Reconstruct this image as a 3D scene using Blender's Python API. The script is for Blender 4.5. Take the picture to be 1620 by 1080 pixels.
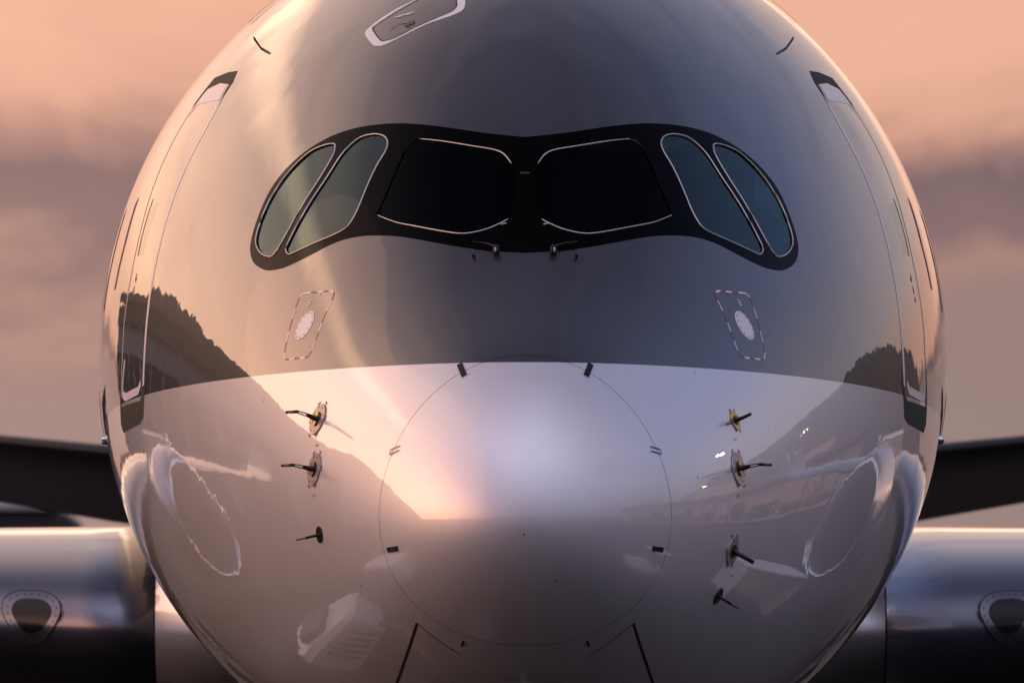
import bpy, math, random
from mathutils import Vector, Matrix
from mathutils.geometry import delaunay_2d_cdt

for o in list(bpy.data.objects): bpy.data.objects.remove(o, do_unlink=True)
scene = bpy.context.scene
COL = scene.collection
R = math.radians
rnd = random.Random(7)

# ------------------------------------------------------------------ camera
cam_data = bpy.data.cameras.new('camera')
cam = bpy.data.objects.new('camera', cam_data); COL.objects.link(cam)
cam.location = (-0.2, -110.0, 1.8)
cam.rotation_euler = (math.pi/2 + 0.0284, 0.0, -0.001032)
cam_data.lens = 601.9; cam_data.sensor_width = 36.0
cam_data.clip_start = 1.0; cam_data.clip_end = 9000.0
cam_data.dof.use_dof = True; cam_data.dof.focus_distance = 112.5; cam_data.dof.aperture_fstop = 7.1
scene.camera = cam

# ------------------------------------------------------------------ sky
SUN_AZ = R(-98)            # measured from the viewer's side, negative to photo left
SUN_EL = R(9)
SV = Vector((math.sin(SUN_AZ), -math.cos(SUN_AZ), 0.0))
GLOW = Vector((math.sin(R(-140)), -math.cos(R(-140)), 0.0))   # middle of the bright sunset cloud
world = bpy.data.worlds.new('World'); scene.world = world; world.use_nodes = True
W = world.node_tree; W.nodes.clear()
class NT:
    """tiny helper for node trees"""
    def __init__(s, t): s.t = t
    def n(s, kind, **kw):
        nd = s.t.nodes.new(kind)
        for k, v in kw.items(): setattr(nd, k, v)
        return nd
    def put(s, sock, v):
        if isinstance(v, bpy.types.NodeSocket): s.t.links.new(v, sock)
        else:
            if hasattr(sock.default_value, '__len__') and len(sock.default_value) == 4 and len(v) == 3: v = (*v, 1)
            sock.default_value = v
    def math(s, op, a, b=0.0, c=None, clamp=False):
        nd = s.n('ShaderNodeMath', operation=op, use_clamp=clamp)
        s.put(nd.inputs[0], a); s.put(nd.inputs[1], b)
        if c is not None: s.put(nd.inputs[2], c)
        return nd.outputs[0]
    def step(s, v, lo, hi):
        nd = s.n('ShaderNodeMapRange', interpolation_type='SMOOTHSTEP')
        s.put(nd.inputs['Value'], v)
        for k, q in zip(('From Min', 'From Max', 'To Min', 'To Max'), (lo, hi, 0.0, 1.0)): nd.inputs[k].default_value = q
        return nd.outputs[0]
    def mix(s, f, a, b, mode='MIX'):
        nd = s.n('ShaderNodeMix', data_type='RGBA', blend_type=mode)
        s.put(nd.inputs[0], f); s.put(nd.inputs[6], a); s.put(nd.inputs[7], b)
        return nd.outputs[2]
    def ramp(s, v, stops, interp='EASE'):
        nd = s.n('ShaderNodeValToRGB'); cr = nd.color_ramp; cr.interpolation = interp
        while len(cr.elements) < len(stops): cr.elements.new(0.5)
        for e, (p, c) in zip(cr.elements, stops): e.position = p; e.color = (*c, 1)
        s.put(nd.inputs[0], v); return nd.outputs[0]
    def noise(s, vec, scale, detail=4, rough=0.5, dist=0.0):
        nd = s.n('ShaderNodeTexNoise'); s.put(nd.inputs['Vector'], vec)
        nd.inputs['Scale'].default_value = scale; nd.inputs['Detail'].default_value = detail
        nd.inputs['Roughness'].default_value = rough; nd.inputs['Distortion'].default_value = dist
        return nd.outputs['Fac']
    def vmath(s, op, a, b):
        nd = s.n('ShaderNodeVectorMath', operation=op); s.put(nd.inputs[0], a); s.put(nd.inputs[1], b); return nd
w = NT(W)
dirv = w.n('ShaderNodeTexCoord').outputs['Generated']
sep = w.n('ShaderNodeSeparateXYZ'); w.put(sep.inputs[0], dirv)
dz = sep.outputs[2]; dirv_y = sep.outputs[1]
adot = w.vmath('DOT_PRODUCT', dirv, tuple(GLOW)).outputs['Value']
a01 = w.math('MULTIPLY_ADD', adot, 0.5, 0.5)
# colour of the low sky by its bearing from the sunset, then cooling upward
low = w.ramp(a01, [(0.0, (0.20, 0.18, 0.24)), (0.3, (0.26, 0.22, 0.28)), (0.63, (0.44, 0.37, 0.39)), (0.75, (0.62, 0.49, 0.45)), (0.88, (0.95, 0.62, 0.50)), (0.965, (1.9, 1.12, 0.70)), (1.0, (2.0, 1.2, 0.78))])
mid = w.ramp(a01, [(0.0, (0.46, 0.45, 0.64)), (0.3, (0.46, 0.44, 0.62)), (0.5, (0.22, 0.27, 0.50)), (0.63, (0.21, 0.26, 0.48)), (0.76, (0.36, 0.37, 0.52)), (0.88, (0.75, 0.58, 0.56)), (0.965, (1.15, 0.78, 0.64)), (1.0, (1.25, 0.86, 0.70))])
zen = w.mix(w.step(sep.outputs[1], -0.55, 0.45), (1.0, 0.95, 1.27), (0.11, 0.11, 0.175))
zen = w.mix(w.math('SUBTRACT', 1.0, w.step(sep.outputs[0], -0.92, -0.28)), zen, (0.85, 0.74, 0.80))
c1 = w.mix(w.step(dz, 0.03, 0.38), low, mid)
c2 = w.mix(w.step(dz, 0.30, 0.97), c1, zen)
# thick dusk air right above the horizon, broken into mauve cloud
mp = w.n('ShaderNodeMapping'); w.put(mp.inputs[0], dirv); mp.inputs['Scale'].default_value = (1.0, 1.0, 1.7)
fine = w.noise(mp.outputs[0], 34.0, 7, 0.58, 0.5)
tt = w.math('ADD', w.math('MULTIPLY', dz, 16.7), w.math('MULTIPLY', w.math('SUBTRACT', fine, 0.5), 0.42))
band = w.ramp(tt, [(0.0, (0.36, 0.21, 0.18)), (0.30, (0.33, 0.232, 0.217)), (0.40, (0.315, 0.217, 0.21)), (0.50, (0.33, 0.212, 0.20)), (0.535, (0.40, 0.235, 0.20)), (0.575, (0.25, 0.155, 0.160)), (0.64, (0.21, 0.135, 0.148)), (0.685, (0.43, 0.235, 0.20)), (0.735, (0.74, 0.39, 0.28)), (0.80, (0.85, 0.45, 0.32)), (1.0, (0.86, 0.47, 0.34))], 'LINEAR')
bandk = w.math('MAXIMUM', w.math('MULTIPLY_ADD', a01, 1.7, -0.50), 0.4)
bm_ = w.vmath('SCALE', band, (0, 0, 0)); W.links.new(bandk, bm_.inputs['Scale'])
c3 = w.mix(w.step(dz, 0.055, 0.13), bm_.outputs[0], c2)
# broad cloud bank, seen only in the paint
mp2 = w.n('ShaderNodeMapping'); w.put(mp2.inputs[0], dirv); mp2.inputs['Scale'].default_value = (1.0, 1.0, 2.6)
big = w.noise(mp2.outputs[0], 2.3, 7, 0.56, 0.5)
shade = w.math('MULTIPLY', w.step(big, 0.47, 0.66), w.math('MULTIPLY', w.step(dz, 0.05, 0.2), 0.45))
dark = w.vmath('MULTIPLY', c3, (0.52, 0.55, 0.68)).outputs[0]
c4 = w.mix(shade, c3, dark)
# long streak of cirrus still catching the sun
def dirn(az, el): return Vector((math.sin(R(az))*math.cos(R(el)), -math.cos(R(az))*math.cos(R(el)), math.sin(R(el))))
ga, gb = dirn(-172, 12.5), dirn(-141, 25)
gn = ga.cross(gb).normalized(); gm = (ga*0.45 + gb*0.55).normalized()
mp3 = w.n('ShaderNodeMapping'); w.put(mp3.inputs[0], dirv); mp3.inputs['Scale'].default_value = (1, 1, 1)
wob = w.noise(mp3.outputs[0], 9.0, 6, 0.6, 0.6)
off = w.math('ADD', w.vmath('DOT_PRODUCT', dirv, tuple(gn)).outputs['Value'], w.math('MULTIPLY', w.math('SUBTRACT', wob, 0.5), 0.055))
st = w.math('SUBTRACT', 1.0, w.step(w.math('ABSOLUTE', off), 0.004, 0.048))
st = w.math('MULTIPLY', st, w.step(w.vmath('DOT_PRODUCT', dirv, tuple(gm)).outputs['Value'], 0.78, 0.93))
st = w.math('MULTIPLY', st, w.math('MULTIPLY_ADD', wob, 0.9, 0.35))
c5 = w.mix(st, c4, (2.7, 1.75, 1.18))
# physical sky for the clear air behind it all
sky = w.n('ShaderNodeTexSky', sky_type='NISHITA'); sky.sun_disc = False
sky.sun_elevation = R(4); sky.sun_rotation = math.atan2(SV.x, SV.y)
sk = w.vmath('SCALE', sky.outputs[0], (0, 0, 0)); sk.inputs['Scale'].default_value = 0.006
# low burning cloud where the sun went down, fading smoothly both ways
azn = w.math('ARCTAN2', sep.outputs[0], w.math('MULTIPLY', dirv_y, -1.0))
ka = w.math('MULTIPLY', w.math('ADD', azn, R(100)), 1/R(40)); ke = w.math('MULTIPLY', w.math('SUBTRACT', dz, 0.07), 1/math.sin(R(19)))
lobe = w.math('POWER', math.e, w.math('MULTIPLY', w.math('ADD', w.math('MULTIPLY', ka, ka), w.math('MULTIPLY', ke, ke)), -1.0))
gl_ = w.vmath('SCALE', (3.3, 1.6, 0.92), (0, 0, 0)); W.links.new(lobe, gl_.inputs['Scale'])
c6 = w.vmath('ADD', w.vmath('ADD', c5, sk.outputs[0]).outputs[0], gl_.outputs[0]).outputs[0]
bg = w.n('ShaderNodeBackground'); w.put(bg.inputs[0], c6); bg.inputs[1].default_value = 1.0
wo = w.n('ShaderNodeOutputWorld'); W.links.new(bg.outputs[0], wo.inputs[0])

# ------------------------------------------------------------------ sun (low, through cloud)
sd = bpy.data.lights.new('sun', 'SUN'); sun = bpy.data.objects.new('sun', sd); COL.objects.link(sun)
sd.energy = 0.5; sd.angle = R(90); sd.color = (1.0, 0.47, 0.29)
sdir = Vector((SV.x*math.cos(SUN_EL), SV.y*math.cos(SUN_EL), math.sin(SUN_EL)))
sun.rotation_euler = sdir.to_track_quat('Z', 'Y').to_euler()
vs = scene.view_settings
vs.view_transform = 'Standard'; vs.look = 'None'; vs.exposure = 0.0; vs.gamma = 1.0; vs.use_curve_mapping = False

# ------------------------------------------------------------------ materials
def material(name):
    m = bpy.data.materials.new(name); m.use_nodes = True
    return m, NT(m.node_tree), m.node_tree.nodes['Principled BSDF']
def plain(name, col, rough=0.5, metal=0.0, coat=0.0, spec=0.5, emit=None, vary=0.12):
    m, t, p = material(name)
    tc = t.n('ShaderNodeTexCoord').outputs['Object']
    f = t.noise(tc, 6.0, 5, 0.6)
    c = t.mix(f, tuple(q*(1-vary) for q in col), tuple(min(1, q*(1+vary)) for q in col))
    t.put(p.inputs['Base Color'], c)
    p.inputs['Roughness'].default_value = rough; p.inputs['Metallic'].default_value = metal
    p.inputs['Coat Weight'].default_value = coat; p.inputs['Coat Roughness'].default_value = 0.03
    p.inputs['Specular IOR Level'].default_value = spec
    if emit: p.inputs['Emission Color'].default_value = (*emit[0], 1); p.inputs['Emission Strength'].default_value = emit[1]
    return m
ZAX = 5.1                   # height of the fuselage axis above the apron
GREY = (0.030, 0.028, 0.030); WHITE = (0.80, 0.79, 0.80)
def hull_paint(name, radome=False):
    """two-tone gloss: warm mica grey above the cheat line, pearl white below"""
    m, t, p = material(name)
    ob = t.n('ShaderNodeTexCoord').outputs['Object']
    s = t.n('ShaderNodeSeparateXYZ'); t.put(s.inputs[0], ob)
    line = t.math('MULTIPLY_ADD', t.math('MULTIPLY', s.outputs[1], s.outputs[1]), 0.0022, s.outputs[2])
    up = t.math('GREATER_THAN', line, ZAX - 0.287)
    mot = t.noise(ob, 1.6, 6, 0.6)
    grey = t.mix(mot, tuple(q*0.93 for q in GREY), tuple(q*1.07 for q in GREY))
    whit = t.mix(mot, tuple(q*0.96 for q in WHITE), WHITE)
    mp = t.n('ShaderNodeMapping'); t.put(mp.inputs[0], ob); mp.inputs['Scale'].default_value = (1.2, 1.2, 0.12)
    streak = t.step(t.noise(mp.outputs[0], 9.0, 6, 0.65), 0.56, 0.86)
    whit = t.mix(t.math('MULTIPLY', streak, 0.10), whit, (0.42, 0.38, 0.34))
    t.put(p.inputs['Base Color'], t.mix(up, whit, grey))
    t.put(p.inputs['Metallic'], t.math('MULTIPLY_ADD', up, -0.26, 0.52))
    t.put(p.inputs['Roughness'], t.math('MULTIPLY_ADD', up, -0.02, 0.42))
    p.inputs['Specular IOR Level'].default_value = 0.2
    p.inputs['Coat Weight'].default_value = 1.0; p.inputs['Coat IOR'].default_value = 1.76
    smudge = t.step(t.noise(ob, 3.1, 8, 0.66), 0.48, 0.80)
    t.put(p.inputs['Coat Roughness'], t.math('MULTIPLY_ADD', smudge, 0.035, 0.012))
    # skin is never perfectly fair: slow waves between frames and a trace of orange peel
    wv = t.noise(ob, 1.3, 2, 0.4); w2 = t.noise(ob, 7.0, 2, 0.5)
    h = t.math('ADD', t.math('MULTIPLY', wv, 0.010), t.math('MULTIPLY', w2, 0.0018))
    b = t.n('ShaderNodeBump'); b.inputs['Strength'].default_value = 0.35; b.inputs['Distance'].default_value = 1.0
    t.put(b.inputs['Height'], h)
    t.put(p.inputs['Normal'], b.outputs[0]); t.put(p.inputs['Coat Normal'], b.outputs[0])
    return m
def glass(name, tint, refl, rough=0.01):
    m = bpy.data.materials.new(name); m.use_nodes = True; t = NT(m.node_tree); m.node_tree.nodes.clear()
    tr = t.n('ShaderNodeBsdfTransparent'); tr.inputs[0].default_value = (*tint, 1)
    gl = t.n('ShaderNodeBsdfGlossy'); gl.inputs[0].default_value = (*refl, 1); gl.inputs['Roughness'].default_value = rough
    fr = t.n('ShaderNodeFresnel'); fr.inputs[0].default_value = 1.5
    mx = t.n('ShaderNodeMixShader'); t.put(mx.inputs[0], fr.outputs[0])
    m.node_tree.links.new(tr.outputs[0], mx.inputs[1]); m.node_tree.links.new(gl.outputs[0], mx.inputs[2])
    o = t.n('ShaderNodeOutputMaterial'); m.node_tree.links.new(mx.outputs[0], o.inputs[0])
    return m
M = {}
M['hull'] = hull_paint('hull_paint')
M['white'] = plain('pearl_white_paint', (0.74, 0.74, 0.76), 0.36, 0.8, 1.0, vary=0.04)
M['wing'] = plain('wing_grey_paint', (0.15, 0.155, 0.19), 0.28, 0.85, 1.0, vary=0.05)
M['tail'] = plain('tail_grey_paint', (0.020, 0.019, 0.021), 0.5, 0.0, 0.25, 0.2, vary=0.05)
M['grey'] = plain('grey_livery_paint', GREY, 0.3, 0.1, 1.0, vary=0.06)
M['line'] = plain('white_marking_paint', (0.80, 0.78, 0.78), 0.35, vary=0.05)
M['red'] = plain('red_marking_paint', (0.30, 0.025, 0.02), 0.4)
M['black'] = plain('black_surround_paint', (0.0015, 0.0015, 0.0018), 0.03, 0, 0.0, 0.02)
M['dark'] = plain('dark_gap', (0.008, 0.007, 0.007), 0.7)
M['ink'] = plain('dark_stencil_ink', (0.03, 0.022, 0.02), 0.6)
M['seal'] = plain('window_seal_metal', (0.62, 0.58, 0.54), 0.30, 0.6)
M['steel'] = plain('probe_steel', (0.20, 0.17, 0.14), 0.30, 0.9)
M['burnt'] = plain('heated_probe_metal', (0.035, 0.03, 0.028), 0.35, 0.8)
M['gold'] = plain('probe_gold_finish', (0.55, 0.33, 0.10), 0.3, 0.9)
M['plate'] = plain('probe_plate_metal', (0.42, 0.38, 0.36), 0.35, 0.5)
M['lip'] = plain('bare_lip_metal', (0.75, 0.75, 0.77), 0.12, 1.0)
M['rubber'] = plain('tyre_rubber', (0.02, 0.02, 0.021), 0.8)
M['lamp'] = plain('lamp_glass', (0.012, 0.010, 0.008), 0.1, 0, 0.0, 0.3)
M['cabin'] = plain('cockpit_trim', (0.05, 0.055, 0.06), 0.7)
M['seat'] = plain('seat_fabric', (0.08, 0.16, 0.19), 0.9)
M['wind'] = glass('windscreen_glass', (0.03, 0.035, 0.035), (0.10, 0.12, 0.13))
M['side'] = glass('side_glass', (0.05, 0.17, 0.23), (0.60, 0.82, 0.85))

# ------------------------------------------------------------------ object helpers
def tag(o, label=None, cat=None, group=None, kind=None):
    if label: o['label'] = label
    if cat: o['category'] = cat
    if group: o['group'] = group
    if kind: o['kind'] = kind
    return o
def obj(name, verts, faces, mat, parent=None, smooth=True, normals=None):
    me = bpy.data.meshes.new(name); me.from_pydata([tuple(v) for v in verts], [], faces); me.update()
    if mat: me.materials.append(M[mat] if isinstance(mat, str) else mat)
    if smooth: me.polygons.foreach_set('use_smooth', [True]*len(me.polygons))
    if normals: me.normals_split_custom_set_from_vertices([tuple(n) for n in normals])
    o = bpy.data.objects.new(name, me); COL.objects.link(o)
    if parent: o.parent = parent
    return o
def empty(name, loc=(0, 0, 0), rz=0):
    o = bpy.data.objects.new(name, None); o.location = loc; o.rotation_euler.z = rz; o.empty_display_size = 0.5
    COL.objects.link(o); return o
class MB:
    def __init__(s): s.v = []; s.f = []
    def add(s, v, f):
        b = len(s.v); s.v += [tuple(q) for q in v]; s.f += [tuple(i+b for i in q) for q in f]; return s
    def box(s, c, d, bev=0.0, rz=0.0):
        x, y, z = (q/2 for q in d); cs, sn = math.cos(rz), math.sin(rz)
        e = min(bev, x*0.9, y*0.9, z*0.9)
        if e <= 0: rings = [(-z, 0), (z, 0)]
        else: rings = [(-z, e), (-z+e, 0), (z-e, 0), (z, e)]
        vs_, fs = [], []
        for (hz, i) in rings:
            k = e
            X, Y = x-i, y-i
            pts = [(-X+k, -Y), (X-k, -Y), (X, -Y+k), (X, Y-k), (X-k, Y), (-X+k, Y), (-X, Y-k), (-X, -Y+k)] if e > 0 else [(-X, -Y), (X, -Y), (X, Y), (-X, Y)]
            vs_ += [(c[0]+px*cs-py*sn, c[1]+px*sn+py*cs, c[2]+hz) for px, py in pts]
        n = 8 if e > 0 else 4
        for r in range(len(rings)-1):
            for i in range(n): fs.append((r*n+i, r*n+(i+1) % n, (r+1)*n+(i+1) % n, (r+1)*n+i))
        fs.append(tuple(range(n-1, -1, -1))); fs.append(tuple((len(rings)-1)*n+i for i in range(n)))
        return s.add(vs_, fs)
    def tube(s, pts, rad, n=10, cap=True, closed=False):
        pts = [Vector(p) for p in pts]; N = len(pts)
        rad = rad if isinstance(rad, (list, tuple)) else [rad]*N
        vs_, fs = [], []
        for i, p in enumerate(pts):
            if closed: t = pts[(i+1) % N]-pts[i-1]
            else: t = pts[min(i+1, N-1)]-pts[max(i-1, 0)]
            t.normalize(); a = Vector((0, 0, 1)) if abs(t.z) < 0.85 else Vector((0, 1, 0))
            u = t.cross(a).normalized(); v = t.cross(u)
            for k in range(n):
                q = 2*math.pi*k/n; vs_.append(p+(u*math.cos(q)+v*math.sin(q))*rad[i])
        for i in range(N if closed else N-1):
            j = (i+1) % N
            for k in range(n): fs.append((i*n+k, i*n+(k+1) % n, j*n+(k+1) % n, j*n+k))
        if cap and not closed: fs.append(tuple(range(n))); fs.append(tuple((N-1)*n+k for k in range(n-1, -1, -1)))
        return s.add(vs_, fs)
    def lathe(s, prof, n=64, axis='y', c=(0, 0, 0)):
        vs_, fs = [], []
        for (a, r) in prof:
            for k in range(n):
                q = 2*math.pi*k/n
                if axis == 'y': vs_.append((c[0]+r*math.cos(q), c[1]+a, c[2]+r*math.sin(q)))
                elif axis == 'x': vs_.append((c[0]+a, c[1]+r*math.cos(q), c[2]+r*math.sin(q)))
                else: vs_.append((c[0]+r*math.cos(q), c[1]+r*math.sin(q), c[2]+a))
        for i in range(len(prof)-1):
            for k in range(n): fs.append((i*n+k, i*n+(k+1) % n, (i+1)*n+(k+1) % n, (i+1)*n+k))
        return s.add(vs_, fs)
    def build(s, name, mat, parent=None, smooth=False): return obj(name, s.v, s.f, mat, parent, smooth)

# ------------------------------------------------------------------ the hull form
def spline(xs, ys):
    n = len(xs); h = [xs[i+1]-xs[i] for i in range(n-1)]
    A = [0.0]*n; B = [0.0]*n; C = [0.0]*n; D = [0.0]*n; B[0] = 1.0
    for i in range(1, n-1):
        A[i] = h[i-1]; B[i] = 2*(h[i-1]+h[i]); C[i] = h[i]
        D[i] = 6*((ys[i+1]-ys[i])/h[i]-(ys[i]-ys[i-1])/h[i-1])
    A[-1] = h[-1]; B[-1] = 2*h[-1]; D[-1] = 6*(0-(ys[-1]-ys[-2])/h[-1])
    for i in range(1, n):
        m = A[i]/B[i-1]; B[i] -= m*C[i-1]; D[i] -= m*D[i-1]
    Q = [0.0]*n; Q[-1] = D[-1]/B[-1]
    for i in range(n-2, -1, -1): Q[i] = (D[i]-C[i]*Q[i+1])/B[i]
    def f(x):
        if x >= xs[-1]: return ys[-1]
        i = 0
        while x > xs[i+1]: i += 1
        a = xs[i+1]-x; b = x-xs[i]; H = h[i]
        return Q[i]*a**3/(6*H)+Q[i+1]*b**3/(6*H)+(ys[i]/H-Q[i]*H/6)*a+(ys[i+1]/H-Q[i+1]*H/6)*b
    return f
def prof(p): return spline([math.sqrt(q[0]) for q in p], [q[1] for q in p])
TIP = -1.31
P_W = prof([(0, 0), (0.8, 0.946), (3.0, 1.80), (6.0, 2.57), (11.0, 2.985)])
P_T = prof([(0, TIP), (0.8, -0.24), (2.1, 0.52), (3.2, 1.30), (6.2, 2.66), (11, 3.10)])
P_B = prof([(0, TIP), (0.8, -2.12), (3.2, -2.75), (10, -3.045)])
P_C = prof([(0, TIP), (0.8, -1.28), (3.0, -1.08), (6.0, -0.55), (11, 0.0)])
TAIL0, TAIL1 = 44.0, 66.0
def section(y):
    if y > TAIL0:
        k = min(1, (y-TAIL0)/(TAIL1-TAIL0)); e = 1-k**1.7*0.93
        return 2.985*e, 3.10-0.9*k**1.6*1.0, -3.045+k**1.5*4.9, 0.0+1.6*k**1.5
    s = math.sqrt(max(y, 0)); return P_W(s), P_T(s), P_B(s), P_C(s)
def point(y, ph):
    w_, t_, b_, c_ = section(y); A = (t_-b_)/2; B = (t_+b_)/2-c_; q = math.sin(ph)
    return Vector((w_*math.cos(ph), y, ZAX+c_+A*q+B*q*q))
def F(x, y, z):
    w_, t_, b_, c_ = section(y); z -= ZAX
    A = (t_-b_)/2; B = (t_+b_)/2-c_; D = A*A+4*B*(z-c_)
    if D < 0 or w_ <= 0: return 9.0
    q = 2*(z-c_)/(A+math.sqrt(D)); return (x/w_)**2+q*q-1
def grad(p):
    x, y, z = p; e = 1e-4; y = max(y, 2e-4)
    return Vector((F(x+e, y, z)-F(x-e, y, z), F(x, y+e, z)-F(x, y-e, z), F(x, y, z+e)-F(x, y, z-e))).normalized()
def front(x, zr):
    """skin point given in the front elevation (x, height from the axis)"""
    z = ZAX+zr; a, b = 1e-4, 11.0
    for _ in range(34):
        m = (a+b)/2
        if F(x, m, z) < 0: b = m
        else: a = m
    return Vector((x, b, z))
def side(sgn):
    def f(y, zr):
        w_, t_, b_, c_ = section(y); A = (t_-b_)/2; B = (t_+b_)/2-c_; D = max(0, A*A+4*B*(zr-c_))
        q = max(-1, min(1, 2*(zr-c_)/(A+math.sqrt(D)))); return Vector((sgn*w_*math.sqrt(1-q*q), y, ZAX+zr))
    return f
def smooth_loop(p, k=4, closed=True):
    n = len(p); out = []
    for i in range(n if closed else n-1):
        g = (lambda j: p[j % n]) if closed else (lambda j: p[max(0, min(n-1, j))])
        p0, p1, p2, p3 = (Vector(g(i+d)) for d in (-1, 0, 1, 2))
        for j in range(k):
            t = j/k
            q = 0.5*((2*p1)+(p2-p0)*t+(2*p0-5*p1+4*p2-p3)*t*t+(3*p1-p0-3*p2+p3)*t**3)
            out.append((q.x, q.y))
    if not closed: out.append(tuple(p[-1]))
    return out
def inside(poly, x, y):
    c = False; j = len(poly)-1
    for i in range(len(poly)):
        xi, yi = poly[i]; xj, yj = poly[j]
        if (yi > y) != (yj > y) and x < (xj-xi)*(y-yi)/(yj-yi)+xi: c = not c
        j = i
    return c
def dense(p, mx, closed):
    out = []; n = len(p)
    for i in range(n if closed else n-1):
        a, b = Vector(p[i]), Vector(p[(i+1) % n]); k = max(1, int((b-a).length/mx+0.999))
        out += [tuple(a.lerp(b, j/k)) for j in range(k)]
    if not closed: out.append(tuple(p[-1]))
    return out
def patch(name, loop, holes, off, mat, parent, proj=front, step=0.05):
    """a panel lying on the skin, cut to a loop drawn in an elevation, with holes"""
    loop = dense(loop, step, True); vs_ = []; ed = []
    for lp in [loop]+holes:
        b = len(vs_); vs_ += [Vector(q) for q in lp]; ed += [(b+i, b+(i+1) % len(lp)) for i in range(len(lp))]
    x0, x1 = min(q[0] for q in loop), max(q[0] for q in loop); y0, y1 = min(q[1] for q in loop), max(q[1] for q in loop)
    nx, ny = int((x1-x0)/step), int((y1-y0)/step)
    for i in range(1, nx+1):
        for j in range(1, ny+1):
            x = x0+(i+0.5*(j % 2)-0.3)*step; y = y0+(j-0.4)*step
            if inside(loop, x, y) and not any(inside(h, x, y) for h in holes): vs_.append(Vector((x, y)))
    v2, e2, f2, *_ = delaunay_2d_cdt(vs_, ed, [], 0, 1e-6)
    keep = []
    for f in f2:
        cx = sum(v2[i].x for i in f)/len(f); cy = sum(v2[i].y for i in f)/len(f)
        if inside(loop, cx, cy) and not any(inside(h, cx, cy) for h in holes): keep.append(f)
    use = sorted({i for f in keep for i in f}); mp = {i: k for k, i in enumerate(use)}
    P = [proj(v2[i].x, v2[i].y) for i in use]; N = [grad(p) for p in P]
    V = [p+n*off for p, n in zip(P, N)]; fs = []
    for f in keep:
        f = [mp[i] for i in f]; a, b, c = (V[i] for i in f[:3])
        if (b-a).cross(c-a).dot(N[f[0]]) < 0: f.reverse()
        fs.append(tuple(f))
    return obj(name, V, fs, mat, parent, True, N)
def strip(pts, width, off, proj=front, closed=False):
    """painted line on the skin: returns verts and faces"""
    if not isinstance(pts[0], Vector) and not isinstance(width, (list, tuple)): pts = dense(pts, 0.05, closed)
    P = [proj(*q) if not isinstance(q, Vector) else q for q in pts]; N = [grad(p) for p in P]; n = len(P); vs_ = []; fs = []
    for i in range(n):
        t = (P[(i+1) % n]-P[i-1]) if closed else (P[min(n-1, i+1)]-P[max(0, i-1)])
        wd = width[i] if isinstance(width, (list, tuple)) else width
        s_ = N[i].cross(t.normalized()).normalized()*wd/2
        vs_ += [P[i]+N[i]*off+s_, P[i]+N[i]*off-s_]
    for i in range(n if closed else n-1):
        j = (i+1) % n; fs.append((2*i, 2*i+1, 2*j+1, 2*j))
    return vs_, fs
def frame(p):
    n = grad(p); u = (Vector((0, 0, 1))-n*n.z).normalized(); return n, u.cross(n).normalized(), u   # normal, sideways, up
def mir(pts, s): return [(q[0]*s, q[1]) for q in pts]

# ------------------------------------------------------------------ ground and surroundings
asph, t, p = material('apron_concrete')
ob = t.n('ShaderNodeTexCoord').outputs['Object']
nz = t.noise(ob, 0.12, 8, 0.65)
t.put(p.inputs['Base Color'], t.mix(nz, (0.018, 0.017, 0.017), (0.036, 0.034, 0.033))); p.inputs['Roughness'].default_value = 0.75; p.inputs['Specular IOR Level'].default_value = 0.12
M['apron'] = asph
g = obj('ground', [(-4500, -4500, 0), (4500, -4500, 0), (4500, 4500, 0), (-4500, 4500, 0)], [(0, 1, 2, 3)], 'apron', None, False)
tag(g, 'dark concrete apron under the aircraft', None, None, 'structure')
M['hill'] = plain('wooded_hill', (0.030, 0.032, 0.026), 0.9, vary=0.5)
def hill(name, cx, cy, lx, ly, hgt, label, seed, jag=0.05):
    r_ = random.Random(seed); nx, ny = 40, 170; vs_ = []; fs = []
    a_, b_, c_ = (r_.uniform(0, 6.28) for _ in range(3))
    for i in range(nx):
        for j in range(ny):
            u, v = i/(nx-1), j/(ny-1)
            e = math.sin(math.pi*u)**0.8*min(1, 1.25*math.sin(math.pi*v)**0.6)
            rg = 0.90+0.07*math.sin(v*8+a_)+0.04*math.sin(v*19+b_)+0.02*math.sin(v*47+c_)
            z = hgt*e*rg+(r_.uniform(-jag, jag)*hgt*min(1, 2*e) if 0 < i < nx-1 and 0 < j < ny-1 else 0)
            vs_.append((cx+(u-0.5)*lx, cy+(v-0.5)*ly, max(z, 0)-0.05))
    for i in range(nx-1):
        for j in range(ny-1): fs.append((i*ny+j, (i+1)*ny+j, (i+1)*ny+j+1, i*ny+j+1))
    tag(obj(name, vs_, fs, 'hill', None, False), label, None, None, 'structure')
hill('hills', -185, 300, 110, 520, 70, 'dark wooded hillside mirrored in the left flank', 3, 0.022)
hill('hills', 215, 400, 130, 620, 56, 'dusky hillside mirrored in the right flank', 5, 0.02)
hill('hills', 60, -900, 900, 500, 40, 'low dark rise far beyond the field', 9, 0.03)

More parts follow.
